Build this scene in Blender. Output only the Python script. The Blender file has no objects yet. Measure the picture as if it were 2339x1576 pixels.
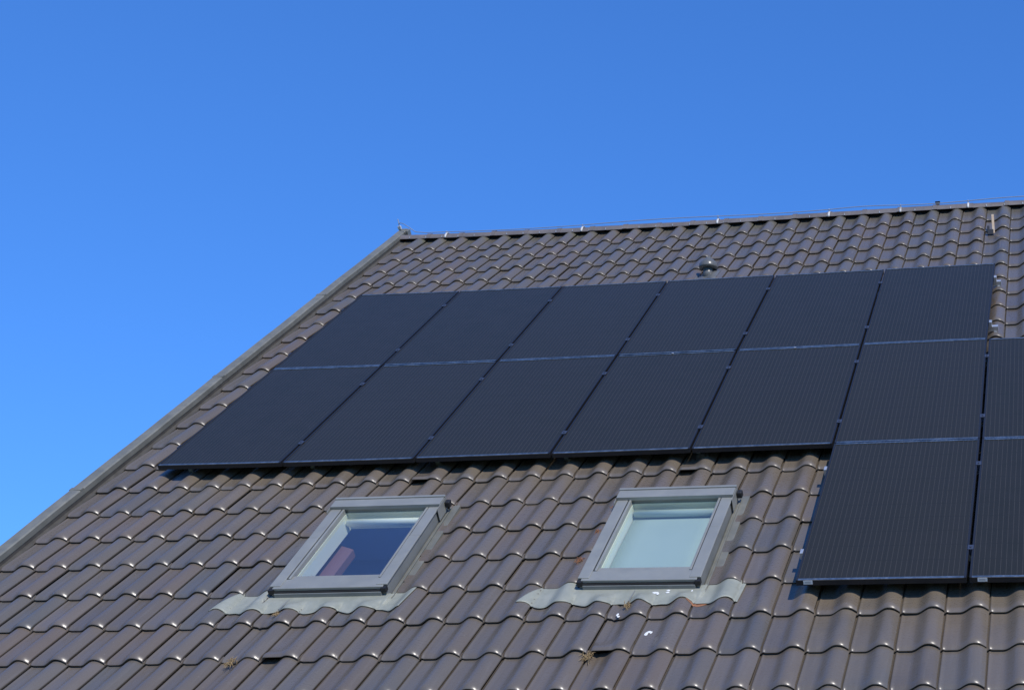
import bpy, math, random
import numpy as np
from mathutils import Vector

random.seed(7)
rng = np.random.default_rng(11)
SC = bpy.context.scene
COL = SC.collection
rad = math.radians

# ------------------------------------------------------------------ camera
PITCH = 0.7277653448                 # roof pitch (41.7 degrees)
SA, CA = math.sin(PITCH), math.cos(PITCH)
RIDGE_Z = 8.365                      # height of the roof datum above the ground
cam_d = bpy.data.cameras.new('camera')
cam = bpy.data.objects.new('camera', cam_d); COL.objects.link(cam)
cam.location = (7.1105, -13.1123, RIDGE_Z - 5.7649)
cam_d.sensor_fit = 'HORIZONTAL'; cam_d.sensor_width = 36.0
cam_d.lens = 3150.92 / 2339 * 36
cam_d.shift_x = -(1971.99 - 1169.5) / 2339
cam_d.shift_y = 0.0
cam_d.clip_start = 0.1; cam_d.clip_end = 5000
cam.rotation_euler = (math.pi / 2 + 0.31851414, 0, 0.15325699)
SC.camera = cam

# ------------------------------------------------------------------ light
SUN_UVN = Vector((0.43, -0.04, 0.90)).normalized()
sun_dir = Vector((SUN_UVN.x, SUN_UVN.y * CA - SUN_UVN.z * SA, SUN_UVN.y * SA + SUN_UVN.z * CA))
W = bpy.data.worlds.new('World'); SC.world = W; W.use_nodes = True
nt = W.node_tree; nt.nodes.clear()
sky = nt.nodes.new('ShaderNodeTexSky'); sky.sky_type = 'NISHITA'; sky.sun_disc = False
sky.sun_elevation = math.asin(sun_dir.z)
sky.sun_rotation = math.atan2(sun_dir.x, sun_dir.y)
sky.altitude = 300; sky.air_density = 1.0; sky.dust_density = 0.3; sky.ozone_density = 3.0
gm = nt.nodes.new('ShaderNodeGamma'); gm.inputs['Gamma'].default_value = 0.65      # clear dry air: flatter, deeper blue
hs = nt.nodes.new('ShaderNodeMix'); hs.data_type = 'RGBA'; hs.blend_type = 'MULTIPLY'; hs.inputs[0].default_value = 1.0
hs.inputs[7].default_value = (.46, 1.17, 2.52, 1)
bg = nt.nodes.new('ShaderNodeBackground'); bg.inputs['Strength'].default_value = 0.13
wo = nt.nodes.new('ShaderNodeOutputWorld')
nt.links.new(sky.outputs[0], gm.inputs['Color']); nt.links.new(gm.outputs[0], hs.inputs[6]); nt.links.new(hs.outputs[2], bg.inputs['Color'])
nt.links.new(bg.outputs[0], wo.inputs['Surface'])
sun_l = bpy.data.lights.new('sun', 'SUN'); sun_l.energy = 3.6; sun_l.angle = rad(0.53); sun_l.color = (1.0, 0.95, 0.87)
sun_o = bpy.data.objects.new('sun', sun_l); COL.objects.link(sun_o)
sun_o.rotation_euler = sun_dir.to_track_quat('Z', 'Y').to_euler()
sun_o.location = (10, -20, 30)
SC.view_settings.view_transform = 'Standard'; SC.view_settings.look = 'None'
SC.view_settings.exposure = 0.0; SC.view_settings.gamma = 1.0

# ------------------------------------------------------------------ roof frame
# u runs along the ridge, v up the slope, n out of the slope (metres); the old roof sags by a few centimetres
NC = [0.0, 0.0, 0.0164, -0.01238, 0.00363, -0.01785, 0.01015, 0.00409, -0.00264]
def sag(u, v):
    u = np.clip((np.asarray(u, float) / .245 - 13) / 14, -1.05, 1.15)
    v = np.clip((np.asarray(v, float) / .245 + 17) / 14, -1.3, 1.25)
    return (NC[2] * u * u + NC[3] * u * v + NC[4] * v * v + NC[5] * u ** 3 + NC[6] * u * u * v + NC[7] * u * v * v + NC[8] * v ** 3)
def R(u, v, n):
    u = np.asarray(u, float); v = np.asarray(v, float); n = np.asarray(n, float) + sag(u, v)
    u, v, n = np.broadcast_arrays(u, v, n)
    return np.stack([u, v * CA - n * SA, RIDGE_Z + v * SA + n * CA], -1)

DU = [0.0038, 0.0158, 0.0113, 0.01, 0.008, 0.0097, 0.0115, 0.0109, 0.0069, 0.002, 0.0032, -0.0007, -0.0021, 0.0007, -0.0011, -0.0024, 0.0005, 0.0034, 0.0058, 0.0061, 0.0076, 0.005, 0.0052, 0.0043, 0.0024, 0.0014, 0.0041, 0.0063]
DV = [0.0, 0.0221, 0.009, 0.0142, 0.0209, 0.0067, 0.0079, -0.0024, -0.006, -0.0059, -0.0144, -0.0166, -0.0163, -0.0191, -0.0179, -0.0097, -0.0077, -0.009, -0.0065, 0.0009, 0.0101, 0.0068, 0.0128]
TW, TL = 0.245, 0.343
NCOL, NROW = 40, 26
def ucol(c): return c * TW + (DU[c] if c < len(DU) else 0.004)
def vrow(r):
    if r < 1: return 0.045
    return -(r * TL + (DV[r] if r < len(DV) else 0.01))
STEP = 0.028                          # a tile nose stands this far above the tile below

def prof(s):
    """height of the tile cross-section, s = 0 at the left seam, 1 at the right seam"""
    s = np.asarray(s, float)
    rise = np.clip((s - .35) / (.72 - .35), 0, 1); rise = rise * rise * (3 - 2 * rise)
    fall = np.clip((s - .735) / (.985 - .735), 0, 1); fall = 1 - fall ** 2.2 * .62
    lip = np.exp(-((s - .055) / .028) ** 2) * .0045
    return .044 * rise * fall + lip
def tile_surf(u, v):
    """height of the laid tiles at (u, v) above the roof datum"""
    us = np.array([ucol(c) for c in range(NCOL + 1)]); vs = np.array([vrow(r) for r in range(NROW + 1)])
    u = np.asarray(u, float); v = np.asarray(v, float)
    c = np.clip(np.searchsorted(us, u, side='right') - 1, 0, NCOL - 1)
    r = np.clip(np.searchsorted(-vs, -v, side='left'), 1, NROW)
    s = (u - us[c]) / (us[c + 1] - us[c])
    f = (v - vs[r]) / (vs[r - 1] - vs[r])
    return prof(np.clip(s, 0, 1)) + STEP * (1 - f)

# ------------------------------------------------------------------ mesh helper
class MB:
    def __init__(s): s.v = []; s.f = []; s.n = 0; s.uv = None
    def grid(s, P, close=False):
        """P: (a, b, 3) array of points -> quads"""
        P = np.asarray(P, float); a, b, _ = P.shape; o = s.n
        s.v.append(P.reshape(-1, 3)); s.n += a * b
        i, j = np.meshgrid(np.arange(a - 1), np.arange(b if close else b - 1), indexing='ij')
        j2 = (j + 1) % b
        q = np.stack([i * b + j, i * b + j2, (i + 1) * b + j2, (i + 1) * b + j], -1).reshape(-1, 4) + o
        s.f.extend(map(tuple, q.tolist())); return s
    def poly(s, pts, faces):
        pts = np.asarray(pts, float); o = s.n; s.v.append(pts); s.n += len(pts)
        s.f.extend(tuple(i + o for i in f) for f in faces); return s
    def hexa(s, c):
        """c: eight corners, bottom ring of four then top ring of four (counter-clockwise seen from above)"""
        return s.poly(c, [(3, 2, 1, 0), (4, 5, 6, 7), (0, 1, 5, 4), (1, 2, 6, 5), (2, 3, 7, 6), (3, 0, 4, 7)])
    def box(s, u0, u1, v0, v1, n0, n1, T=None):
        T = T or R
        c = [(u0, v0, n0), (u1, v0, n0), (u1, v1, n0), (u0, v1, n0), (u0, v0, n1), (u1, v0, n1), (u1, v1, n1), (u0, v1, n1)]
        return s.hexa(np.array([T(*q) for q in c]))
    def tube(s, pts, r, k=10, caps=True):
        pts = [Vector(p) for p in pts]; rr = r if hasattr(r, '__len__') else [r] * len(pts)
        rings = []; up = Vector((0, 0, 1))
        for i, p in enumerate(pts):
            t = (pts[min(i + 1, len(pts) - 1)] - pts[max(i - 1, 0)]).normalized()
            if abs(t.dot(up)) > .95: a = t.cross(Vector((0, 1, 0))).normalized()
            else: a = t.cross(up).normalized()
            b = t.cross(a).normalized()
            rings.append([p + (a * math.cos(q) + b * math.sin(q)) * rr[i] for q in np.linspace(0, 2 * math.pi, k, endpoint=False)])
        o = s.n; s.grid(np.array([[list(x) for x in ring] for ring in rings]), close=True)
        if caps:
            s.f.append(tuple(o + i for i in range(k))); s.f.append(tuple(o + (len(pts) - 1) * k + i for i in reversed(range(k))))
        return s
    def build(s, name, mat, parent=None, smooth=False, bevel=0.0, seg=2, normals=True):
        me = bpy.data.meshes.new(name)
        V = np.concatenate(s.v) if s.v else np.zeros((0, 3))
        me.from_pydata(V.tolist(), [], s.f)
        for m in (mat if isinstance(mat, (list, tuple)) else [mat]): me.materials.append(m)
        me.update()
        if normals:
            import bmesh
            bm = bmesh.new(); bm.from_mesh(me); bmesh.ops.recalc_face_normals(bm, faces=bm.faces); bm.to_mesh(me); bm.free()
        if smooth: me.polygons.foreach_set('use_smooth', [True] * len(me.polygons))
        o = bpy.data.objects.new(name, me); COL.objects.link(o)
        if parent: o.parent = parent; 
        if bevel:
            md = o.modifiers.new('bevel', 'BEVEL'); md.width = bevel; md.segments = seg; md.limit_method = 'ANGLE'; md.angle_limit = rad(40)
        return o
def P(u, v, n): return [float(x) for x in R(u, v, n)]
def empty(name, label, cat, group=None):
    o = bpy.data.objects.new(name, None); COL.objects.link(o); o.empty_display_size = .2
    return tag(o, label, cat, group)
def tag(o, label, cat, group=None):
    o['label'] = label; o['category'] = cat
    if group: o['group'] = group
    return o

# ------------------------------------------------------------------ materials
def mat(name, color, rough=.5, metal=0.0, spec=.5):
    m = bpy.data.materials.new(name); m.use_nodes = True
    b = m.node_tree.nodes['Principled BSDF']
    b.inputs['Base Color'].default_value = (*color, 1); b.inputs['Roughness'].default_value = rough
    b.inputs['Metallic'].default_value = metal; b.inputs['Specular IOR Level'].default_value = spec
    return m
def N(m, typ, **kw):
    n = m.node_tree.nodes.new(typ)
    for k, v in kw.items(): setattr(n, k, v)
    return n
def L(m, a, b): m.node_tree.links.new(a, b)
def mixc(m, fac, a, b, blend='MIX'):
    n = N(m, 'ShaderNodeMix', data_type='RGBA', blend_type=blend)
    for sock, v in ((n.inputs[0], fac), (n.inputs[6], a), (n.inputs[7], b)):
        if hasattr(v, 'is_output'): L(m, v, sock)
        else: sock.default_value = v if not isinstance(v, tuple) else (*v, 1)
    return n.outputs[2]
def ramp(m, src, lo, hi, a=0.0, b=1.0):
    n = N(m, 'ShaderNodeMapRange'); L(m, src, n.inputs[0])
    n.inputs[1].default_value = lo; n.inputs[2].default_value = hi; n.inputs[3].default_value = a; n.inputs[4].default_value = b
    return n.outputs[0]
def noise(m, scale, detail=3, rough=.55, vec=None):
    n = N(m, 'ShaderNodeTexNoise'); n.inputs['Scale'].default_value = scale; n.inputs['Detail'].default_value = detail; n.inputs['Roughness'].default_value = rough
    if vec is not None: L(m, vec, n.inputs['Vector'])
    return n.outputs['Fac']
def weathered(name, color, color2, rough=.5, metal=0.0, scale=9.0, bump=.15, spec=.5, lo=.35, hi=.7):
    m = mat(name, color, rough, metal, spec); b = m.node_tree.nodes['Principled BSDF']
    tc = N(m, 'ShaderNodeTexCoord').outputs['Object']
    f = ramp(m, noise(m, scale, 5, .6, tc), lo, hi)
    L(m, mixc(m, f, color, color2), b.inputs['Base Color'])
    L(m, ramp(m, noise(m, scale * 4, 3, .6, tc), .3, .7, rough - .08, rough + .1), b.inputs['Roughness'])
    if bump:
        bp = N(m, 'ShaderNodeBump'); bp.inputs['Strength'].default_value = bump; bp.inputs['Distance'].default_value = .004
        L(m, noise(m, scale * 9, 3, .6, tc), bp.inputs['Height']); L(m, bp.outputs[0], b.inputs['Normal'])
    return m

def tile_material():
    m = mat('engobed_clay_tile', (.13, .12, .125), .42, 0, .5); b = m.node_tree.nodes['Principled BSDF']
    b.inputs['Coat Weight'].default_value = .85; b.inputs['Coat IOR'].default_value = 1.5; L(m, ramp(m, noise(m, 45, 4, .7, N(m, 'ShaderNodeUVMap', uv_map='roof_uv').outputs[0]), .3, .7, .22, .36), b.inputs['Coat Roughness']); b.inputs['Specular IOR Level'].default_value = .15
    uv = N(m, 'ShaderNodeUVMap', uv_map='roof_uv').outputs[0]            # (u, v) on the slope in metres
    at = N(m, 'ShaderNodeAttribute', attribute_name='tile_shade').outputs['Fac']
    base = mixc(m, at, (.104, .088, .074), (.150, .126, .104))
    hu = N(m, 'ShaderNodeAttribute', attribute_name='tile_hue').outputs['Fac']
    base = mixc(m, ramp(m, hu, .55, 1.0, 0, .8), base, (.142, .108, .080))
    base = mixc(m, ramp(m, hu, .0, .4, .8, 0), base, (.104, .101, .092))
    big = ramp(m, noise(m, .9, 4, .6, uv), .38, .68)
    base = mixc(m, big, base, (.130, .109, .085))
    # worn streaks running down the slope
    mp = N(m, 'ShaderNodeMapping'); mp.inputs['Scale'].default_value = (34, 2.2, 1); L(m, uv, mp.inputs['Vector'])
    st = ramp(m, noise(m, 1.0, 4, .65, mp.outputs[0]), .52, .8, 0, .35)
    base = mixc(m, st, base, (.20, .18, .165))
    # brown run-off dirt and dust patches
    dn = ramp(m, noise(m, 3.1, 5, .65, uv), .55, .78, 0, .55)
    base = mixc(m, dn, base, (.15, .118, .082))
    wv = N(m, 'ShaderNodeAttribute', attribute_name='runoff').outputs['Fac']
    mul = N(m, 'ShaderNodeMath', operation='MULTIPLY'); L(m, wv, mul.inputs[0]); L(m, ramp(m, noise(m, 5.5, 4, .6, uv), .3, .62, .15, .8), mul.inputs[1])
    base = mixc(m, mul.outputs[0], base, (.175, .138, .095))
    # grey-green lichen on the top course
    sp = N(m, 'ShaderNodeSeparateXYZ'); L(m, uv, sp.inputs[0])
    top = N(m, 'ShaderNodeMath', operation='MULTIPLY'); L(m, ramp(m, sp.outputs[1], -.3, -.02), top.inputs[0]); L(m, ramp(m, noise(m, 11, 5, .7, uv), .45, .62, 0, .75), top.inputs[1])
    base = mixc(m, top.outputs[0], base, (.14, .14, .085))
    spk = ramp(m, noise(m, 60, 2, .5, uv), .70, .78, 0, .5)
    base = mixc(m, spk, base, (.24, .22, .19))
    L(m, base, b.inputs['Base Color'])
    L(m, ramp(m, noise(m, 14, 4, .6, uv), .3, .7, .36, .50), b.inputs['Roughness'])
    bp = N(m, 'ShaderNodeBump'); bp.inputs['Strength'].default_value = .12; bp.inputs['Distance'].default_value = .003
    L(m, noise(m, 130, 3, .6, uv), bp.inputs['Height']); L(m, bp.outputs[0], b.inputs['Normal'])
    return m

def pv_material():
    m = mat('black_solar_cells', (.012, .014, .02), .2, 0, .17); b = m.node_tree.nodes['Principled BSDF']
    uv = N(m, 'ShaderNodeUVMap', uv_map='cell_uv').outputs[0]            # 0..6 across, 0..10 up
    sp = N(m, 'ShaderNodeSeparateXYZ'); L(m, uv, sp.inputs[0])
    def lines(sock, mult, half, off=0.5):
        a = N(m, 'ShaderNodeMath', operation='MULTIPLY_ADD'); L(m, sock, a.inputs[0]); a.inputs[1].default_value = mult; a.inputs[2].default_value = off
        f = N(m, 'ShaderNodeMath', operation='FRACT'); L(m, a.outputs[0], f.inputs[0])
        s_ = N(m, 'ShaderNodeMath', operation='SUBTRACT'); L(m, f.outputs[0], s_.inputs[0]); s_.inputs[1].default_value = .5
        ab = N(m, 'ShaderNodeMath', operation='ABSOLUTE'); L(m, s_.outputs[0], ab.inputs[0])
        lt = N(m, 'ShaderNodeMath', operation='LESS_THAN'); L(m, ab.outputs[0], lt.inputs[0]); lt.inputs[1].default_value = half
        return lt.outputs[0]
    rnd = N(m, 'ShaderNodeObjectInfo').outputs['Random']
    cell = mixc(m, rnd, (.023, .024, .021), (.028, .028, .0245))
    blotch = ramp(m, noise(m, .8, 3, .6, uv), .35, .7)
    cell = mixc(m, blotch, cell, (.027, .027, .025))
    bus = lines(sp.outputs[0], 5.0, .045, 0.0)
    col = mixc(m, bus, cell, (.056, .053, .048))
    gx = lines(sp.outputs[0], 1.0, .014); gy = lines(sp.outputs[1], 1.0, .014)
    gm = N(m, 'ShaderNodeMath', operation='MAXIMUM'); L(m, gx, gm.inputs[0]); L(m, gy, gm.inputs[1])
    col = mixc(m, gm.outputs[0], col, (.023, .024, .022))
    dust = ramp(m, noise(m, 26, 3, .7, uv), .62, .80, 0, .25)
    col = mixc(m, dust, col, (.07, .07, .07))
    L(m, col, b.inputs['Base Color'])
    b.inputs['Coat Weight'].default_value = 0.0
    return m

M = dict(
    tile=tile_material(),
    ridge=weathered('ridge_tile_clay', (.135, .118, .110), (.19, .165, .15), .45, 0, 6),
    underlay=mat('dark_underlay', (.02, .02, .022), .9),
    zinc=weathered('verge_zinc', (.165, .165, .14), (.23, .225, .19), .55, .25, 5),
    apron=weathered('apron_zinc', (.27, .28, .225), (.34, .345, .285), .55, .1, 7, .2),
    channel=weathered('shaded_channel', (.055, .05, .042), (.085, .078, .066), .8, 0, 14, .2),  # near-black colour carries the shade inside the verge channel
    frame=weathered('grey_aluminium', (.275, .275, .245), (.315, .315, .28), .45, .25, 4, .03),
    frame_dark=weathered('grey_aluminium_shell', (.20, .21, .20), (.26, .265, .25), .5, .2, 5, .05),
    rubber=mat('black_rubber', (.012, .012, .013), .6),
    lining=mat('white_lining', (.95, .95, .82), .5),
    blind=weathered('pale_blind_cloth', (.43, .51, .46), (.46, .54, .485), .8, 0, 3, .05),
    room=mat('sky_tinted_room', (.45, .66, 1.0), .9),  # blue walls put the sky's reflection in the pane into the colour
    beam=mat('red_stained_wood', (.21, .10, .11), .6),
    pv=pv_material(),
    pvframe_sheen=weathered('sky_sheen_aluminium', (.28, .29, .28), (.54, .55, .52), .36, .95, 14, .05),  # lighter copy of the black frame metal, sky sheen put into the colour
    pvside=mat('black_frame_side', (.016, .017, .021), .42, .0, .45),
    alu=weathered('bare_aluminium', (.62, .63, .63), (.7, .7, .7), .38, .7, 8, .05),
    clamp=mat('dark_clamp', (.10, .115, .15), .35, .6),
    sticker=mat('white_sticker', (.8, .8, .8), .6),
    ink=mat('grey_ink', (.25, .25, .26), .6),
    wire=mat('galvanised_wire', (.34, .36, .38), .5, .4),
    holder=mat('white_plastic_holder', (.62, .61, .58), .5),
    vent=weathered('grey_plastic_vent', (.115, .115, .105), (.15, .15, .14), .3, 0, 12, .03),
    wood=weathered('pale_wood', (.55, .40, .27), (.62, .50, .36), .75, 0, 20, .3),
    black=mat('black_plastic', (.012, .012, .014), .5),
    straw=weathered('dry_straw', (.36, .26, .13), (.20, .13, .06), .9, 0, 60, 0),
    rust=weathered('rusty_leaf', (.34, .15, .06), (.20, .09, .05), .9, 0, 60, 0),
    guano=mat('chalky_dropping', (.74, .74, .71), .8),
    plaster=weathered('cream_render', (.62, .58, .50), (.55, .51, .44), .85, 0, 2.5, .3),
    grass=weathered('lawn', (.05, .085, .025), (.08, .105, .035), .9, 0, 1.2, .4),
    paving=weathered('grey_paving', (.26, .25, .24), (.33, .32, .30), .8, 0, 1.6, .3),
)
def glass_material():
    m = bpy.data.materials.new('window_glass'); m.use_nodes = True; n = m.node_tree.nodes; n.clear()
    out = n.new('ShaderNodeOutputMaterial'); mx = n.new('ShaderNodeMixShader'); lw = n.new('ShaderNodeLayerWeight'); lw.inputs[0].default_value = .5; pw = n.new('ShaderNodeMath'); pw.operation = 'POWER'; pw.inputs[1].default_value = 3.0; L(m, lw.outputs['Facing'], pw.inputs[0]); fr = n.new('ShaderNodeMath'); fr.operation = 'MULTIPLY_ADD'; fr.inputs[1].default_value = .9; fr.inputs[2].default_value = .15; L(m, pw.outputs[0], fr.inputs[0])
    tr = n.new('ShaderNodeBsdfTransparent'); tr.inputs[0].default_value = (.90, .96, .94, 1); gl = n.new('ShaderNodeBsdfGlossy'); gl.inputs['Roughness'].default_value = .02
    df = n.new('ShaderNodeBsdfDiffuse'); df.inputs[0].default_value = (.78, .80, .80, 1); m2 = n.new('ShaderNodeMixShader'); m2.inputs[0].default_value = .03; L(m, tr.outputs[0], m2.inputs[1]); L(m, df.outputs[0], m2.inputs[2]); L(m, fr.outputs[0], mx.inputs[0]); L(m, m2.outputs[0], mx.inputs[1]); L(m, gl.outputs[0], mx.inputs[2]); L(m, mx.outputs[0], out.inputs[0])
    return m
M['glass'] = glass_material()

# ------------------------------------------------------------------ ground
g = MB().poly([(-400, -400, 0), (400, -400, 0), (400, 400, 0), (-400, 400, 0)], [(0, 1, 2, 3)]).build('ground', M['grass'])
g['kind'] = 'structure'
g = MB().poly([(-1.5, -8.6, .004), (11.5, -8.6, .004), (11.5, -6.2, .004), (-1.5, -6.2, .004)], [(0, 1, 2, 3)]).build('path', M['paving'])
g['kind'] = 'structure'

# ------------------------------------------------------------------ house
UL, UR = 0.0, ucol(NCOL)
EAVE_V = vrow(NROW)
house = empty('house', 'house with a steep brown-grey clay tiled roof under the blue sky', 'house')
WH = RIDGE_Z + (EAVE_V + .75) * SA - .22          # wall head
yf = (EAVE_V + .75) * CA; yr = .04 * CA; yb = 2 * yr - yf
zr = RIDGE_Z + .04 * SA - .30
def walls():
    m = MB()
    x0, x1 = UL + .02, UR - .02
    pts = [(x0, yf, 0), (x1, yf, 0), (x1, yb, 0), (x0, yb, 0), (x0, yf, WH), (x1, yf, WH), (x1, yb, WH), (x0, yb, WH), (x0, yr, zr), (x1, yr, zr)]
    m.poly(pts, [(0, 1, 5, 4), (1, 2, 6, 9, 5), (2, 3, 7, 6), (3, 0, 4, 8, 7)])
    return m
walls().build('wall', M['plaster'], house)

SKY1 = dict(bl=(2.185, -6.925), br=(2.953, -6.930), tr=(2.905, -5.880), tl=(2.132, -5.872))
SKY2 = dict(bl=(4.170, -6.925), br=(4.925, -6.945), tr=(4.928, -5.890), tl=(4.155, -5.880))
def cut_mask(u, v):
    k = np.zeros(u.shape, bool)
    for S in (SKY1, SKY2):
        vb, vt = S['bl'][1], S['tl'][1]
        t = (v - vb) / (vt - vb)
        ul = S['bl'][0] + (S['tl'][0] - S['bl'][0]) * t; ur = S['br'][0] + (S['tr'][0] - S['br'][0]) * t
        k |= (u > ul - .012) & (u < ur + .035) & (v > vb - .02) & (v < vt + .03)
        k |= (u > S['bl'][0] - .01) & (u < S['br'][0] + .02) & (v > -7.05) & (v < vb)
    return k

VENT_TILES = {(16, 10), (16, 18), (22, 10), (22, 18)}
DOUBLE = {(r, 9) for r in (21, 22, 23, 24)} | {(r, 18) for r in (21, 22, 23, 24)}
def roof_tiles():
    s = np.array([-.03, .0, .022, .038, .055, .075, .10, .14, .20, .26, .32, .37, .42, .47, .52, .57, .62, .67, .72, .77, .82, .87, .91, .95, .975, .992, 1.002, .994, .975])
    h0 = prof(s); h0[0] = -.007; h0[1] = -.005; h0[2] = -.002
    h0[-4] = .0165; h0[-3] = .0125; h0[-2] = .0055; h0[-1] = -.003
    ns = len(s)
    Vs, Fs, SH, UVs, RO, HU = [], [], [], [], [], []
    off = 0
    for r in range(1, NROW + 1):
        v0 = vrow(r); v1 = vrow(r - 1); ln = v1 - v0
        head = .055 if r > 1 else 0.0
        for c in range(NCOL):
            u0 = ucol(c); u1 = ucol(c + 1)
            ju, jv, jn, jt, ja = rng.normal(0, [.0011, .0022, .0012, .0018, .0018])
            h = h0.copy()
            if (r, c) in DOUBLE:
                h = h + np.where((s > .17) & (s < .23), -.007, 0) + np.where((s > .02) & (s <= .17), .004, 0)
            vent = (r, c) in VENT_TILES
            # rings: d = distance up from the nose, z = drop below the tile surface
            rings = [(.012, .0275), (.001, .0160), (.002, .0138), (.006, .0108), (.013, .0069), (.021, .0034), (.031, .0011), (.042, .0002)]
            rings += [(d, 0.0) for d in (.055, .085, .12, .165, .21, .255, .30)] + [(ln + head, 0.0)]
            if vent: rings = [(.10, .0265), (.004, .0175)] + rings[2:]
            nr = len(rings)
            U = np.zeros((nr, ns)); V = np.zeros((nr, ns)); Z = np.zeros((nr, ns))
            for k, (d, z) in enumerate(rings):
                hh = h
                if vent:
                    w = max(0, 1 - d / .15); w = w * w * (3 - 2 * w)
                    lift = np.where((s > .06) & (s < .60), np.maximum(0, .034 - h), 0) * np.clip((s - .06) / .05, 0, 1)
                    hh = h + lift * w
                f = d / ln
                U[k] = u0 + s * (u1 - u0) + ju + ja * (f - .5) * .5
                V[k] = v0 + d + jv + ja * (s - .5) * .5
                Z[k] = hh + STEP * (1 - f) - z + jn + jt * (s - .5)
            P_ = R(U, V, Z).reshape(-1, 3)
            i, j = np.meshgrid(np.arange(nr - 1), np.arange(ns - 1), indexing='ij')
            q = np.stack([i * ns + j, i * ns + j + 1, (i + 1) * ns + j + 1, (i + 1) * ns + j], -1).reshape(-1, 4)
            uc = (U.reshape(-1)[q]).mean(1); vc = (V.reshape(-1)[q]).mean(1)
            keep = ~cut_mask(uc, vc)
            if not keep.any(): continue
            Vs.append(P_); Fs.append(q[keep] + off); off += nr * ns
            SH.append(np.full(nr * ns, np.clip(rng.normal(.45, .28), 0, 1)))
            HU.append(np.full(nr * ns, rng.uniform()))
            UVs.append(np.stack([U + c * 3.17, V + r * .0], -1).reshape(-1, 2) if False else np.stack([U, V], -1).reshape(-1, 2))
            ro = np.zeros((nr, ns))
            # dirt washed down from the lower panel edges
            d1 = -5.36 - V; d2 = -7.06 - V
            ro = np.where((U > .55) & (U < 5.5), np.exp(-np.clip(d1, 0, 9) / .55) * (d1 > -.15), 0) * .9
            ro = np.maximum(ro, np.where(U > 5.5, np.exp(-np.clip(d2, 0, 9) / .7) * (d2 > -.15), 0))
            RO.append(ro.reshape(-1))
    V_ = np.concatenate(Vs); F_ = np.concatenate(Fs)
    me = bpy.data.meshes.new('roof')
    me.vertices.add(len(V_)); me.vertices.foreach_set('co', V_.ravel())
    me.loops.add(F_.size); me.loops.foreach_set('vertex_index', F_.ravel().astype(np.int32))
    me.polygons.add(len(F_)); me.polygons.foreach_set('loop_start', np.arange(0, F_.size, 4, dtype=np.int32))
    me.polygons.foreach_set('use_smooth', [True] * len(F_))
    me.update(calc_edges=True)
    uvl = me.uv_layers.new(name='roof_uv'); uvl.data.foreach_set('uv', np.concatenate(UVs)[F_.ravel()].ravel())
    a = me.attributes.new('tile_shade', 'FLOAT', 'POINT'); a.data.foreach_set('value', np.concatenate(SH))
    a = me.attributes.new('tile_hue', 'FLOAT', 'POINT'); a.data.foreach_set('value', np.concatenate(HU))
    a = me.attributes.new('runoff', 'FLOAT', 'POINT'); a.data.foreach_set('value', np.concatenate(RO))
    me.materials.append(M['tile']); me.validate()
    o = bpy.data.objects.new('roof', me); COL.objects.link(o); o.parent = house
    return o
roof = roof_tiles()

# underlay below the tiles with openings for the two roof windows
def underlay():
    m = MB()
    us = [UL, 2.16, 2.90, 4.19, 4.90, UR]; vs = [EAVE_V, -6.90, -5.90, .0]
    for i in range(5):
        for j in range(3):
            if j == 1 and i in (1, 3): continue
            a = np.linspace(us[i], us[i + 1], 12); b = np.linspace(vs[j], vs[j + 1], 12)
            A, B = np.meshgrid(a, b, indexing='ij'); m.grid(R(A, B, -.06))
    return m
underlay().build('underlay', M['underlay'], roof)

# rear slope (plain battened slope with courses)
def rear_slope():
    m = MB(); n = NROW; us = np.linspace(UL - .02, UR + .02, 30)
    for r in range(n):
        va, vb = -(r) * TL + .02, -(r + 1) * TL + .02
        rows = [(va, .0), (vb, .03), (vb, .0)]
        G = np.array([[[u, 2 * yr - (v * CA - (z + .02) * SA), RIDGE_Z + v * SA + (z + .02) * CA] for u in us] for v, z in rows])
        m.grid(G)
    return m
rear_slope().build('rear_slope', M['ridge'], roof, normals=False)

# ridge capping: half-round tiles, each lapping over the next
m = MB(); us = np.linspace(UL + .01, UR - .01, 40)
for q in range(39): m.box(us[q], us[q + 1], .002, .05, -.07, .020)
m.build('ridge_batten', M['underlay'], roof)
def ridge_cap():
    m = MB(); A = (.025, .000)
    up = Vector((0, CA * 0 + SA, CA))           # vertical in (v, n): (sin, cos)
    ln = .37; u = -.10; k = 0
    while u < UR + .05:
        r0 = .078 + rng.normal(0, .0012); tilt = rng.normal(0, .0012); dn = rng.normal(0, .0018)
        for (ua, ub, ra, rb) in ((u, u + .045, r0 + .005, r0 + .005), (u + .045, u + ln + .01, r0, r0 - .003)):
            rings = []
            for uu, rr in ((ua, ra - .008), (ua, ra), (ub, rb), (ub, rb - .008)):
                ring = []
                for th in np.linspace(rad(-88), rad(88), 19):
                    # th measured from vertical, negative towards the camera side
                    dv = SA * math.cos(th) + CA * math.sin(th); dnn = CA * math.cos(th) - SA * math.sin(th)
                    ring.append(P(uu, A[0] + dv * rr, A[1] + dn + dnn * rr + tilt * (uu - u)))
                rings.append(ring)
            m.grid(np.array(rings))
        u += ln
    return m
cap = ridge_cap().build('ridge_cap', M['ridge'], house, smooth=True)
md = cap.modifiers.new('edges', 'EDGE_SPLIT'); md.split_angle = rad(40)
u = -.10 + .185
while u < UR - .1:
    ring = []
    for uu in (u - .004, u + .004):
        row = []
        for th in np.linspace(rad(-87), rad(-70), 4):
            dv = SA * math.cos(th) + CA * math.sin(th); dnn = CA * math.cos(th) - SA * math.sin(th)
            row.append(P(uu, .025 + dv * .0835, dnn * .0835))
        ring.append(row)
    c = MB().grid(np.array(ring)).build('ridge_clip', M['wire'], cap)
    md = c.modifiers.new('thick', 'SOLIDIFY'); md.thickness = .003
    u += .185

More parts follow.
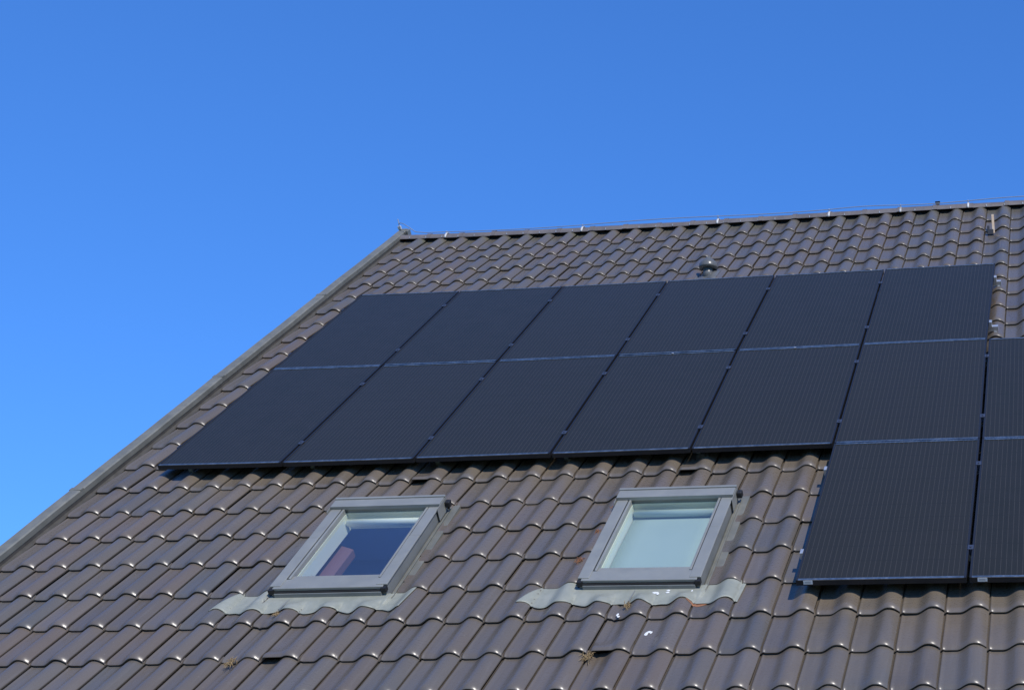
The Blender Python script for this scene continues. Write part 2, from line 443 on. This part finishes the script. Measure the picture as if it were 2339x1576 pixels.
# verge flashing along the left gable
def verge():
    m = MB(); vs = np.linspace(.17, EAVE_V - .05, 60)
    prof_ = [(-.118, -.17), (-.118, .080), (-.108, .090), (-.040, .086), (-.030, .078), (-.030, .040)]
    G = []
    for v in vs:
        wob = .0015 * math.sin(v * 3.1) + .001 * math.sin(v * 8.3)
        G.append([P(u, v, n + wob) for u, n in prof_])
    m.grid(np.array(G)); o = m.n
    return m
ver = verge().build('verge_flashing', M['zinc'], house)
md = ver.modifiers.new('thick', 'SOLIDIFY'); md.thickness = .003
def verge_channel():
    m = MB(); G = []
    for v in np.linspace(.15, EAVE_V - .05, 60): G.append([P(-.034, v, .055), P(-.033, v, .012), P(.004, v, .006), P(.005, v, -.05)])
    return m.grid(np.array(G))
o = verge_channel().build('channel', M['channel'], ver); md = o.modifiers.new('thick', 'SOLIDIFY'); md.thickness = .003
def verge_end():
    m = MB(); m.box(-.120, -.026, .165, .205, -.10, .094)
    m.box(-.014, .012, .10, .18, .02, .098)
    return m
verge_end().build('verge_end_cap', M['zinc'], ver, bevel=.006)
# seams where the verge sheets lap
for v in (-1.75, -3.62, -5.55, -7.4):
    m = MB(); m.box(-.1205, -.0285, v - .018, v + .018, .078, .0918); m.build('lap_joint', M['zinc'], ver, bevel=.002)

# gutter along the eaves
def gutter():
    m = MB(); rows = []
    cy = EAVE_V * CA - .04; cz = RIDGE_Z + EAVE_V * SA - .10
    for x in np.linspace(UL - .15, UR + .15, 10):
        rows.append([(x, cy - .065 + .065 * math.cos(a) * -1 if False else cy + .065 * math.cos(a), cz + .065 * math.sin(a)) for a in np.linspace(math.pi, 2 * math.pi, 14)])
    return m.grid(np.array(rows))
gt = gutter().build('gutter', M['zinc'], house, smooth=True)
md = gt.modifiers.new('thick', 'SOLIDIFY'); md.thickness = .004

# ------------------------------------------------------------------ roof windows
def skylight(S, label, blind):
    bl, br, tr, tl = (np.array(S[k]) for k in ('bl', 'br', 'tr', 'tl'))
    Wd, Hd = .772, 1.055
    def T(x, y, z):
        a, b = x / Wd, y / Hd
        q = bl * (1 - a) * (1 - b) + br * a * (1 - b) + tr * a * b + tl * (1 - a) * b
        n = z + (.012 * max(0, min(1, b)) if z > -.01 else 0)
        return P(q[0], q[1], n)
    mb = MB()
    # outer shell of the frame (four sides)
    mb.box(0.004, .060, 0.012, Hd, -.06, .086, T); mb.box(Wd - .060, Wd - .004, 0.012, Hd, -.06, .086, T)
    mb.box(.060, Wd - .060, 0.012, .095, -.06, .070, T); mb.box(.060, Wd - .060, Hd - .085, Hd, -.06, .086, T)
    fr = mb.build('skylight', M['frame_dark'], house, bevel=.003); fr['label'] = label
    # side cladding strips
    for x0, x1, xi0, xi1 in ((-.004, .070, .076, .092), (Wd - .070, Wd + .004, Wd - .092, Wd - .076)):
        sd = MB(); sd.box(x0, x1, .030, Hd * .56, .088, .100, T); sd.build('cladding', M['frame'], fr, bevel=.004)
        sd = MB(); sd.box(x0, x1, Hd * .56 + .0015, Hd - .105, .088, .0985, T); sd.build('cladding', M['frame'], fr, bevel=.004)
        sd = MB(); sd.box(xi0, xi1, .118, Hd - .10, .060, .096, T); sd.build('sash', M['frame'], fr, bevel=.004)
    # bottom rail
    br_ = MB(); br_.box(.020, Wd - .020, .010, .112, .074, .095, T); br_.build('bottom_rail', M['frame'], fr, bevel=.004)
    lip = MB(); lip.box(.088, Wd - .088, .1165, .165, .066, .082, T); lip.build('glazing_bead', M['frame'], fr, bevel=.003)
    sh = MB(); sh.box(.030, Wd - .030, -.006, .010, .030, .066, T);     sh.build('drip_rail', M['frame_dark'], fr, bevel=.003)
    st_ = MB(); st_.box(.0, Wd, -.016, .004, .012, .0285, T); st_.build('sill_strip', M['apron'], fr, bevel=.002)
    gk = MB(); gk.box(-.004, .030, -.004, .0285, .060, .090, T); gk.box(Wd - .030, Wd + .004, -.004, .0285, .060, .090, T)
    gk.box(.0305, Wd - .0305, -.002, .0095, .067, .0735, T)
    gk.box(.072, .075, .12, Hd - .105, .07, .0935, T); gk.box(Wd - .075, Wd - .072, .12, Hd - .105, .07, .0935, T)
    gk.box(.08, Wd - .08, .113, .116, .07, .083, T)
    gk.build('gasket', M['rubber'], fr)
    # top hood
    hd = MB(); hd.box(-.008, Wd + .008, Hd - .104, Hd - .012, .092, .118, T); hd.box(-.012, Wd + .012, Hd - .010, Hd + .012, .060, .124, T)
    hd.box(-.012, -.009, Hd - .16, Hd - .012, .03, .112, T); hd.box(Wd + .009, Wd + .013, Hd - .16, Hd - .012, .02, .112, T)
    hd.build('hood', M['frame'], fr, bevel=.003)
    hk = MB(); hk.box(Wd + .0135, Wd + .05, Hd - .045, Hd + .0, .05, .095, T); hk.build('hinge_cover', M['rubber'], fr, bevel=.008)
    # white lining seen through the glass
    li = MB(); x0, x1, y0, y1 = .094, Wd - .094, .166, Hd - .088
    d = -.055
    li.box(x0 - .022, x0, y0 - .022, y1 + .022, d, .058, T); li.box(x1, x1 + .022, y0 - .022, y1 + .022, d, .058, T)
    li.box(x0, x1, y1, y1 + .022, d, .058, T); li.box(x0, x1, y0 - .022, y0, d, .058, T)
    li.build('lining', M['lining'], fr)
    cs = MB()
    k = 14; ring = []
    for x in (x0 + .012, x1 - .012):
        ring.append([T(x, y1 - .048 + .020 * math.cos(a), .012 + .024 * math.sin(a)) for a in np.linspace(0, 2 * math.pi, k, endpoint=False)])
    cs.grid(np.array(ring), close=True); cs.f.append(tuple(range(k))); cs.f.append(tuple(range(2 * k - 1, k - 1, -1)))
    cs.build('blind_cassette', M['blind'] if blind else M['lining'], fr, smooth=True)
    if blind:
        b = MB(); b.grid(np.array([[T(x, y, -.012 - .002 * math.sin(y * 9)) for y in np.linspace(y0, y1 - .04, 20)] for x in np.linspace(x0 + .004, x1 - .004, 6)]))
        o = b.build('roller_blind', M['blind'], fr, smooth=True)
        md = o.modifiers.new('thick', 'SOLIDIFY'); md.thickness = .002
        rm = MB(); 
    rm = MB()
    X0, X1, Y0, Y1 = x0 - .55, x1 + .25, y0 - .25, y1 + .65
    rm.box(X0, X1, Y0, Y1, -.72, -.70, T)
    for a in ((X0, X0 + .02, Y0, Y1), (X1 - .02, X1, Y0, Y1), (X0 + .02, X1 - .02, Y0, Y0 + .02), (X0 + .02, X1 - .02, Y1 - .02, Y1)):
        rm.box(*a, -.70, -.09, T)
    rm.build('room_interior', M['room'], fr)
    if not blind:
        bm_ = MB(); bm_.hexa(np.array([T(.045, .40, -.16), T(.175, .40, -.16), T(.175, .78, -.16), T(.045, .84, -.16), T(.045, .40, -.105), T(.175, .40, -.105), T(.175, .78, -.105), T(.045, .84, -.105)]))
        bm_.build('wooden_beam', M['beam'], fr)
    gl = MB(); gl.grid(np.array([[T(x, y, .0625) for y in np.linspace(y0 - .02, y1 + .03, 6)] for x in (x0 - .02, .3, .5, x1 + .02)]))
    gl.build('pane', M['glass'], fr)
    # side flashing channels beside and above the frame
    fl = MB()
    fl.box(Wd + .002, Wd + .075, -.02, Hd + .06, -.012, .010, T); fl.box(-.05, -.002, -.02, Hd + .06, -.012, -.004, T)
    fl.box(-.05, Wd + .05, Hd + .014, Hd + .07, -.012, .004, T)
    fl.box(Wd + .020, Wd + .030, -.01, Hd + .02, .010, .020, T)
    fl.build('side_flashing', M['zinc'], fr, bevel=.002)
    # apron dressed over the tiles below
    return fr
LAB1 = 'roof window with clear blue glass and a reddish beam inside'
LAB2 = 'roof window with a pale blue blind drawn behind the glass'
sk1 = skylight(SKY1, LAB1, False)
sk2 = skylight(SKY2, LAB2, True)
def apron(S, parent, uL, uR, uLt, uRt, vb):
    m = MB(); bl, br = S['bl'], S['br']
    nu, nv = 150, 16; G = np.zeros((nu, nv, 3))
    for i in range(nu):
        a = i / (nu - 1)
        for j in range(nv):
            b = j / (nv - 1)
            ub = uL + (uR - uL) * a; ut = uLt + (uRt - uLt) * a
            u = ub + (ut - ub) * b
            side = (u < bl[0] - .02) or (u > br[0] + .02)
            vtop = -6.905 if not side else -6.845
            jag = .010 * math.sin(u * 19 + uL) + .006 * math.sin(u * 47)
            v = vb + jag + (vtop - vb - jag) * b
            # drape: below the noses of the row above, over the tile crests
            ts = float(prof(((u - ucol(int(u / TW))) / TW) % 1.0)) if True else 0
            f = (v - vrow(21)) / TL
            lay = ts * .92 + STEP * (1 - f) + .007
            inside = 1 if (bl[0] - .015 < u < br[0] + .02) else 0
            w = max(0, min(1, (b - .16) / .5)); w = w * w * (3 - 2 * w) * inside
            n = lay * (1 - w) + w * (.046 - .014 * b)
            G[i, j] = R(u, v, n)
    m.grid(G)
    o = m.build('apron_flashing', M['apron'], parent, smooth=True)
    md = o.modifiers.new('thick', 'SOLIDIFY'); md.thickness = .004; md.offset = 1
    return o
ap1 = apron(SKY1, sk1, 1.87, 3.105, 1.96, 3.125, -7.085)
ap2 = apron(SKY2, sk2, 3.835, 5.170, 3.93, 5.180, -7.085)
# folded seam on each apron
for S, ap, u in ((SKY1, ap1, 2.33), (SKY2, ap2, 4.53)):
    m = MB(); m.tube([P(u - .012, -7.07, float(tile_surf(u, -7.07)) + .012), P(u, -6.96, .042)], .004, 6); m.build('seam', M['frame_dark'], ap)

# ------------------------------------------------------------------ solar panels
# seam lines of the array: (u, v) of every panel corner as the rails carry them
PC = {(0, 0): (.4461, -1.9458), (1, 0): (1.451, -1.9524), (2, 0): (2.4741, -1.9591), (3, 0): (3.4916, -1.9657), (4, 0): (4.5117, -1.9724), (5, 0): (5.5242, -1.979), (6, 0): (6.5305, -1.9857),
      (0, 1): (.447, -3.6383), (1, 1): (1.4422, -3.6454), (2, 1): (2.4622, -3.6524), (3, 1): (3.489, -3.6595), (4, 1): (4.4955, -3.6665), (5, 1): (5.5123, -3.6736), (6, 1): (6.512, -3.6806),
      (0, 2): (.4394, -5.3309), (1, 2): (1.4344, -5.3383), (2, 2): (2.4635, -5.3458), (3, 2): (3.4876, -5.3532), (4, 2): (4.5071, -5.3606), (5, 2): (5.5115, -5.3681), (6, 2): (6.5199, -5.3755),
      (5, 3): (5.516, -7.0626), (6, 3): (6.5075, -7.0705)}
for j in (1, 2, 3): PC[(7, j)] = (PC[(6, j)][0] + 1.012, PC[(6, j)][1] - .007)
H_TOP, H_FR = .150, .036
ROWW = ['top', 'middle', 'bottom']
COLW = ['leftmost', 'second from the left', 'third from the left', 'fourth from the left', 'fifth from the left', 'sixth from the left', 'rightmost']
def panel_label(i, j):
    if j == 0:
        return ['black solar panel at the top left corner of the array beside the verge',
                'black solar panel in the upper row, second from the left end',
                'black solar panel in the upper row, third from the left end',
                'black solar panel in the upper row just left of the one under the roof vent',
                'black solar panel in the upper row, second from its right end',
                'black solar panel at the right end of the upper row'][i] if i != 3 else 'black solar panel directly below the grey mushroom roof vent'
    if j == 1:
        return ['black solar panel at the bottom left corner of the array near the verge',
                'black solar panel in the second row, directly above the clear roof window',
                'black solar panel in the second row, third from the left end',
                'black solar panel in the second row, fourth from the left end',
                'black solar panel in the second row, fifth from the left end',
                'black solar panel in the second row, directly above the lowest full panel',
                'black solar panel in the second row, cut off at the right picture edge'][i]
    return {5: 'lowest black solar panel beside the pale-blind window, white sticker on its frame',
            6: 'lowest black solar panel with a white sticker, cut off at the right picture edge'}[i]
def solar_panel(i, j):
    g_ = .009
    tl, tr, bl, br = (np.array(PC[k]) for k in ((i, j), (i + 1, j), (i, j + 1), (i + 1, j + 1)))
    root = empty('solar_panel', panel_label(i, j), 'solar panel', 'black solar panels mounted on the tiled roof')
    Wd, Hd = 1.0, 1.69
    dz = rng.normal(0, .0012)
    def T(x, y, z):
        a = g_ + (1 - 2 * g_) * x / Wd; b = g_ * .22 + (1 - .44 * g_) * y / Hd
        q = bl * (1 - a) * (1 - b) + br * a * (1 - b) + tr * a * b + tl * (1 - a) * b
        return P(q[0], q[1], H_TOP + z + dz)
    f = MB(); w = .013; wy = .017
    ys = np.linspace(0, Hd, 9)
    for x0, x1 in ((0, w), (Wd - w, Wd)):
        for k in range(8): f.box(x0, x1, ys[k], ys[k + 1], -H_FR, 0, T)
    xs = np.linspace(w, Wd - w, 6)
    for y0, y1 in ((0, wy), (Hd - wy, Hd)):
        for k in range(5): f.box(xs[k], xs[k + 1], y0, y1, -H_FR, -.004, T)
    fr = f.build('frame', M['pvside'], root, normals=True)
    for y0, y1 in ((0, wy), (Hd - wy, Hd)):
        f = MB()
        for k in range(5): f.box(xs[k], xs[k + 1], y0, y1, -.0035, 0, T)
        f.build('edge_sheen_strip', M['pvframe_sheen'], fr)
    if j == 1 and i in (3, 4):
        c_ = MB(); c_.box(.462, .478, Hd - .016, Hd - .002, .0005, .006, T); c_.build('frame_glint', M['alu'], root, bevel=.001)  # bright block added to stand for a glint on the frame edge
    nx, ny = 7, 11; xs = np.linspace(w, Wd - w, nx); ys = np.linspace(wy, Hd - wy, ny)
    G = np.array([[T(x, y, -.0035) for y in ys] for x in xs])
    mb = MB().grid(G); o = mb.build('cell_sheet', M['pv'], root, smooth=True, normals=False)
    me = o.data; uvl = me.uv_layers.new(name='cell_uv')
    m_, n_ = .018, .022
    for lp in me.loops:
        a, b = divmod(lp.vertex_index, ny)
        X, Y = xs[a], ys[b]
        uvl.data[lp.index].uv = ((X - w - m_) / (Wd - 2 * w - 2 * m_) * 6, (Y - wy - n_) / (Hd - 2 * wy - 2 * n_) * 10)
    # make sure the sheet faces out of the roof
    if me.polygons[0].normal.z < 0: me.flip_normals()
    bk = MB(); bk.grid(np.array([[T(x, y, -.010) for y in ys] for x in xs])); bk.build('back_sheet', M['pvside'], root)
    if j == 2:
        s = MB(); x0 = .045; 
        s.grid(np.array([[T(x, -.0012, z) for z in (-.0285, -.0035)] for x in (x0, x0 + .055)]))
        s_ = s.build('sticker', M['sticker'], root, normals=False); md = s_.modifiers.new('thick', 'SOLIDIFY'); md.thickness = .0008; md.offset = 0
        b_ = MB()
        for q in range(6): b_.grid(np.array([[T(x, -.0024, z) for z in (-.021, -.011)] for x in (x0 + .010 + q * .006, x0 + .0125 + q * .006)]))
        b_.build('barcode', M['ink'], s_, normals=False)
    return root
for j in range(3):
    for i in ((0, 1, 2, 3, 4, 5) if j == 0 else (0, 1, 2, 3, 4, 5, 6) if j == 1 else (5, 6)):
        solar_panel(i, j)

# ------------------------------------------------------------------ mounting rails with clamps and roof hooks
RAILS = [(-2.325, 0, 6, 'first'), (-3.335, 0, 6, ''), (-4.015, 0, 7, ''), (-5.035, 0, 7, ''), (-5.725, 5, 7, ''), (-6.75, 5, 7, '')]
RLAB = ['uppermost aluminium mounting rail under the upper row of solar panels',
        'aluminium mounting rail under the lower edge of the upper panel row',
        'aluminium mounting rail under the upper part of the second panel row',
        'aluminium mounting rail near the lower edge of the second panel row',
        'aluminium mounting rail under the upper part of the two lowest panels',
        'lowest aluminium mounting rail, under the two lowest panels']
for k, (v, a, b, _) in enumerate(RAILS):
    jrow = 0 if k < 2 else 1 if k < 4 else 2
    ua = PC[(a, jrow)][0] + .012 if a == 0 else PC[(a, jrow)][0] - .004
    ub = PC[(b, jrow)][0] + (.045 if jrow == 0 else -.02)
    m = MB(); us = np.linspace(ua, ub, 14)
    for q in range(13): m.box(us[q], us[q + 1], v - .02, v + .02, .072, .1115)
    rail = tag(m.build('mounting_rail', M['alu'], None), RLAB[k], 'rail', 'aluminium rails carrying the solar panels')
    for i in range(a, b + 1):
        t = (v - PC[(i, jrow)][1]) / (PC[(i, jrow + 1)][1] - PC[(i, jrow)][1]) if (i, jrow + 1) in PC else 0
        p0 = np.array(PC[(i, jrow)]); p1 = np.array(PC.get((i, jrow + 1), PC[(i, jrow)])); u = (p0 + (p1 - p0) * t)[0]
        c_ = MB()
        if i == a:
            c_.box(u - .012 if a else u - .002, u + .006, v - .024, v + .024, .110, .1535)
        elif i == b: c_.box(u - .006, u + .016, v - .024, v + .024, .110, .1535)
        else:
            c_.box(u - .017, u + .017, v - .024, v + .024, .1512, .1545); c_.tube([P(u, v, .150), P(u, v, .1605)], .0065, 8)
            c_.box(u - .006, u + .006, v - .024, v + .024, .110, .1508)
        c_.build('clamp', M['alu'] if (i == b or (i == a and a == 5)) else M['clamp'], rail, bevel=.001)
    # roof hooks rising through the tile laps
    u = ua + .12
    while u < ub:
        r = int(-v / TL) + 1; vn = vrow(min(r, NROW))
        h = MB(); zt = float(tile_surf(u, vn - .01))
        h.box(u - .016, u + .016, vn - .03, vn + .05, zt + .004, zt + .010); h.box(u - .016, u + .016, vn - .036, vn - .030, zt + .004, .072)
        if vn < v: h.box(u - .016, u + .016, vn - .030, v, .065, .0715)
        h.build('roof_hook', M['alu'], rail)
        u += .98
    if jrow == 0:   # the rail end shows at the right end of the upper row
        e = MB(); e.box(ub, ub + .004, v - .022, v + .022, .070, .113); e.box(ub - .03, ub - .004, v - .03, v - .022, .02, .072); e.box(ub - .03, ub + .02, v - .03, v + .03, .045, .052)
        e.build('end_bracket', M['alu'], rail, bevel=.001)

# ------------------------------------------------------------------ lightning conductor along the ridge
HOLD = [(.494, -.0), (2.035, 0), (3.531, 0), (4.728, 0), (5.483, 0), (6.185, 0), (7.2, 0), (8.2, 0), (9.2, 0)]
lc = empty('lightning_conductor', 'thin lightning conductor wire on white clips along the ridge', 'wire')
pts = []
kn = [(-.105, .17, .155), (-.08, .16, .175), (-.02, .12, .176), (.05, .08, .150), (.13, .05, .102), (.25, .04, .092)]
for q in kn: pts.append(P(*q))
last = .25; zl = .092
hz = [.094, .100, .112, .106, .104, .104, .104, .104, .104]
for (uh, _), z in zip(HOLD, hz):
    n = max(2, int((uh - last) / .08))
    for t in np.linspace(0, 1, n + 1)[1:]:
        s_ = math.sin(math.pi * t); pts.append(P(last + (uh - last) * t, .04, zl + (z - zl) * t + (.012 if uh > 1 else 0) * s_ * (1 if int(uh) % 2 else -.6)))
    last, zl = uh, z
MB().tube(pts, .0042, 6).build('wire', M['wire'], lc, smooth=True)
for (uh, _), z in zip(HOLD, hz):
    m = MB()
    def arc(th, rr): return (.025 + rr * (SA * math.cos(th) + CA * math.sin(th)), rr * (CA * math.cos(th) - SA * math.sin(th)))
    ths = np.linspace(rad(-90), rad(60), 12); rows = []
    for du_ in (-.011, .011):
        rows.append([P(uh + du_, *arc(t, .086)) for t in ths])
    m.grid(np.array(rows)); o_ = m.build('clip', M['holder'], lc, smooth=True)
    md = o_.modifiers.new('thick', 'SOLIDIFY'); md.thickness = .004
    st = MB(); st.tube([P(uh, .04, .072), P(uh, .04, z + .008)], .005, 6); st.build('clip_post', M['holder'], lc)
m = MB(); m.tube([P(-.10, .17, .05), P(-.10, .17, .215)], [.007, .004], 8); m.box(-.118, -.085, .155, .18, .10, .135)
m.build('air_terminal', M['holder'], lc)

# ------------------------------------------------------------------ small roof furniture
vent = empty('roof_vent', 'grey mushroom-capped roof vent standing above the solar panels', 'roof vent')
uV, vV = 3.775, -1.60
def upv(u, v, n0, dz):   # a point dz vertically above (u, v, n0)
    p = P(u, v, n0); p[2] += dz; return p
MB().tube([upv(uV, vV, .02, -.02), upv(uV, vV, .02, .12)], [.052, .045], 20).build('pipe', M['vent'], vent, smooth=True)
ring = [(.0, .088), (.015, .090), (.045, .086), (.062, .074), (.085, .050), (.094, .030), (.112, .026), (.118, .012), (.119, .001)]
m = MB(); G = []
base = Vector(upv(uV, vV, .02, .10))
for z, r_ in ring: G.append([[base.x + r_ * math.cos(a), base.y + r_ * math.sin(a), base.z + z] for a in np.linspace(0, 2 * math.pi, 28, endpoint=False)])
m.grid(np.array(G), close=True); m.f.append(tuple(reversed(range(28))))
m.build('cap', M['vent'], vent, smooth=True)
m = MB(); nu = 24; G = []
for a in np.linspace(0, 1, nu):
    row = []
    for b in np.linspace(0, 1, 12):
        u = uV - .11 + .22 * a; v = vV - .17 + .28 * b
        d = math.hypot((u - uV) / .10, (v - vV) / .12); lift = .032 * max(0, 1 - d) ** .7
        row.append(P(u, v, float(tile_surf(u, v)) + .006 + lift))
    G.append(row)
m.grid(np.array(G)); o = m.build('base_plate', M['vent'], vent, smooth=True); md = o.modifiers.new('thick', 'SOLIDIFY'); md.thickness = .004

peg = empty('wooden_peg', 'pale wooden slat sticking up from a tile just below the ridge', 'peg')
uP, vP = 6.467, -.79
m = MB(); b0 = Vector(P(uP, vP, .03)); 
def pbox(m, c, sx, sy, z0, z1, lean=0):
    q = [(-1, -1, z0), (1, -1, z0), (1, 1, z0), (-1, 1, z0), (-1, -1, z1), (1, -1, z1), (1, 1, z1), (-1, 1, z1)]
    return m.hexa(np.array([[c.x + a * sx + lean * z, c.y + b * sy, c.z + z] for a, b, z in q]))
pbox(m, b0, .012, .006, -.01, .19, -.03).build('slat', M['wood'], peg, bevel=.002)
m = MB(); pbox(m, Vector(P(uP - .03, vP - .01, .03)), .030, .012, -.02, .035); pbox(m, Vector(P(uP - .05, vP, .03)), .012, .010, .02, .07); m.build('foot', M['black'], peg, bevel=.003)

m = MB(); pbox(m, Vector(P(5.866, .07, .07)), .020, .016, -.05, .026); pbox(m, Vector(P(5.866, .07, .07)), .026, .02, .0265, .036)
o = tag(m.build('pipe_stub', M['black'], None, bevel=.004), 'small black pipe stub peeking over the ridge near its right end', 'pipe')

# dry straw and leaves caught in the tile gaps
def tuft(name, u, v, n, size, material, label, count, group=None):
    m = MB()
    for k in range(int(count * 1.8)):
        a = rng.uniform(0, 2 * math.pi); l = size * rng.uniform(.5, 1.2); du, dv = rng.normal(0, size * .25, 2)
        p0 = (u + du, v + dv, n + rng.uniform(0, size * .3)); p1 = (u + du + l * math.cos(a) * .5, v + dv + l * math.sin(a) * .9 - l * .2, n + rng.uniform(.0, size * .7))
        mid = ((p0[0] + p1[0]) / 2, (p0[1] + p1[1]) / 2, (p0[2] + p1[2]) / 2 + size * .2)
        m.tube([P(*p0), P(*mid), P(*p1)], [.0012, .0018, .0008], 5)
    return tag(m.build(name, material, None), label, 'debris', group)
G_ = 'dry straw caught between the tiles'
tuft('straw_tuft', 2.292, -7.578, .018, .045, M['straw'], 'dry straw tuft in a tile gap below the clear-glass window', 34, G_)
tuft('straw_tuft', 4.432, -7.585, .018, .045, M['straw'], 'dry straw tuft below the open vent tile under the pale-blind window', 40, G_)
tuft('straw_tuft', 4.522, -7.10, .03, .034, M['straw'], 'dry straw tuft at the lower edge of the apron under the pale-blind window', 24, G_)
tuft('straw_tuft', 2.325, -7.10, .03, .03, M['straw'], 'dry straw tuft at the lower edge of the apron under the clear window', 18, G_)
G_ = 'dead leaves beside the pale-blind window'
tuft('dead_leaves', 4.085, -6.62, .045, .036, M['rust'], 'rusty dead leaves at the lower left side of the pale-blind window', 22, G_)
tuft('dead_leaves', 4.095, -6.27, .045, .03, M['rust'], 'rusty dead leaves halfway up the left side of the pale-blind window', 14, G_)
tuft('dead_leaves', 4.105, -5.98, .045, .026, M['rust'], 'rusty dead leaves at the upper left corner of the pale-blind window', 10, G_)

# bird droppings
def dropping(u, v, n, blobs, parent):
    m = MB()
    for du, dv, rx, ry in blobs:
        k = 10; ring = [P(u + du + rx * math.cos(a) * rng.uniform(.8, 1.15), v + dv + ry * math.sin(a) * rng.uniform(.8, 1.15), n) for a in np.linspace(0, 2 * math.pi, k, endpoint=False)]
        o_ = m.n; m.poly(ring + [P(u + du, v + dv, n + .004)], [(i, (i + 1) % k, k) for i in range(k)])
    return m.build('bird_dropping', M['guano'], parent, smooth=True)
def onroof(u, v): return float(tile_surf(u, v)) + .002
dropping(4.70, -7.36, onroof(4.70, -7.36), [(0, 0, .010, .018), (.012, .02, .012, .010), (.026, .014, .007, .012)], roof)
dropping(4.487, -7.19, onroof(4.487, -7.19) + .004, [(0, 0, .007, .016), (.01, -.018, .008, .010)], roof)
dropping(4.66, -6.985, .0415, [(0, 0, .020, .010), (.018, -.012, .008, .012)], ap2)
dropping(4.735, -6.985, .0415, [(0, 0, .012, .010), (0, .022, .012, .006)], ap2)
dropping(4.88, -6.978, .0415, [(0, 0, .007, .014)], ap2)

# engobe worn off below the right apron: bare orange clay
us = np.linspace(4.872, 5.005, 14); rows = []
for t in np.linspace(0, 1, 4):
    rows.append([P(u, -7.075 - t * (.034 * math.sin(math.pi * min(1, max(0, (u - 4.868) / .14))) + .004), float(prof(((u - ucol(int(u / TW))) / TW) % 1.0)) + STEP * (1 - (-7.09 - vrow(21)) / TL) + .004) for u in us])
MB().grid(np.array(rows)).build('bare_clay_patch', weathered('bare_clay', (.34, .15, .07), (.24, .11, .06), .8, 0, 40, .1), roof, smooth=True)
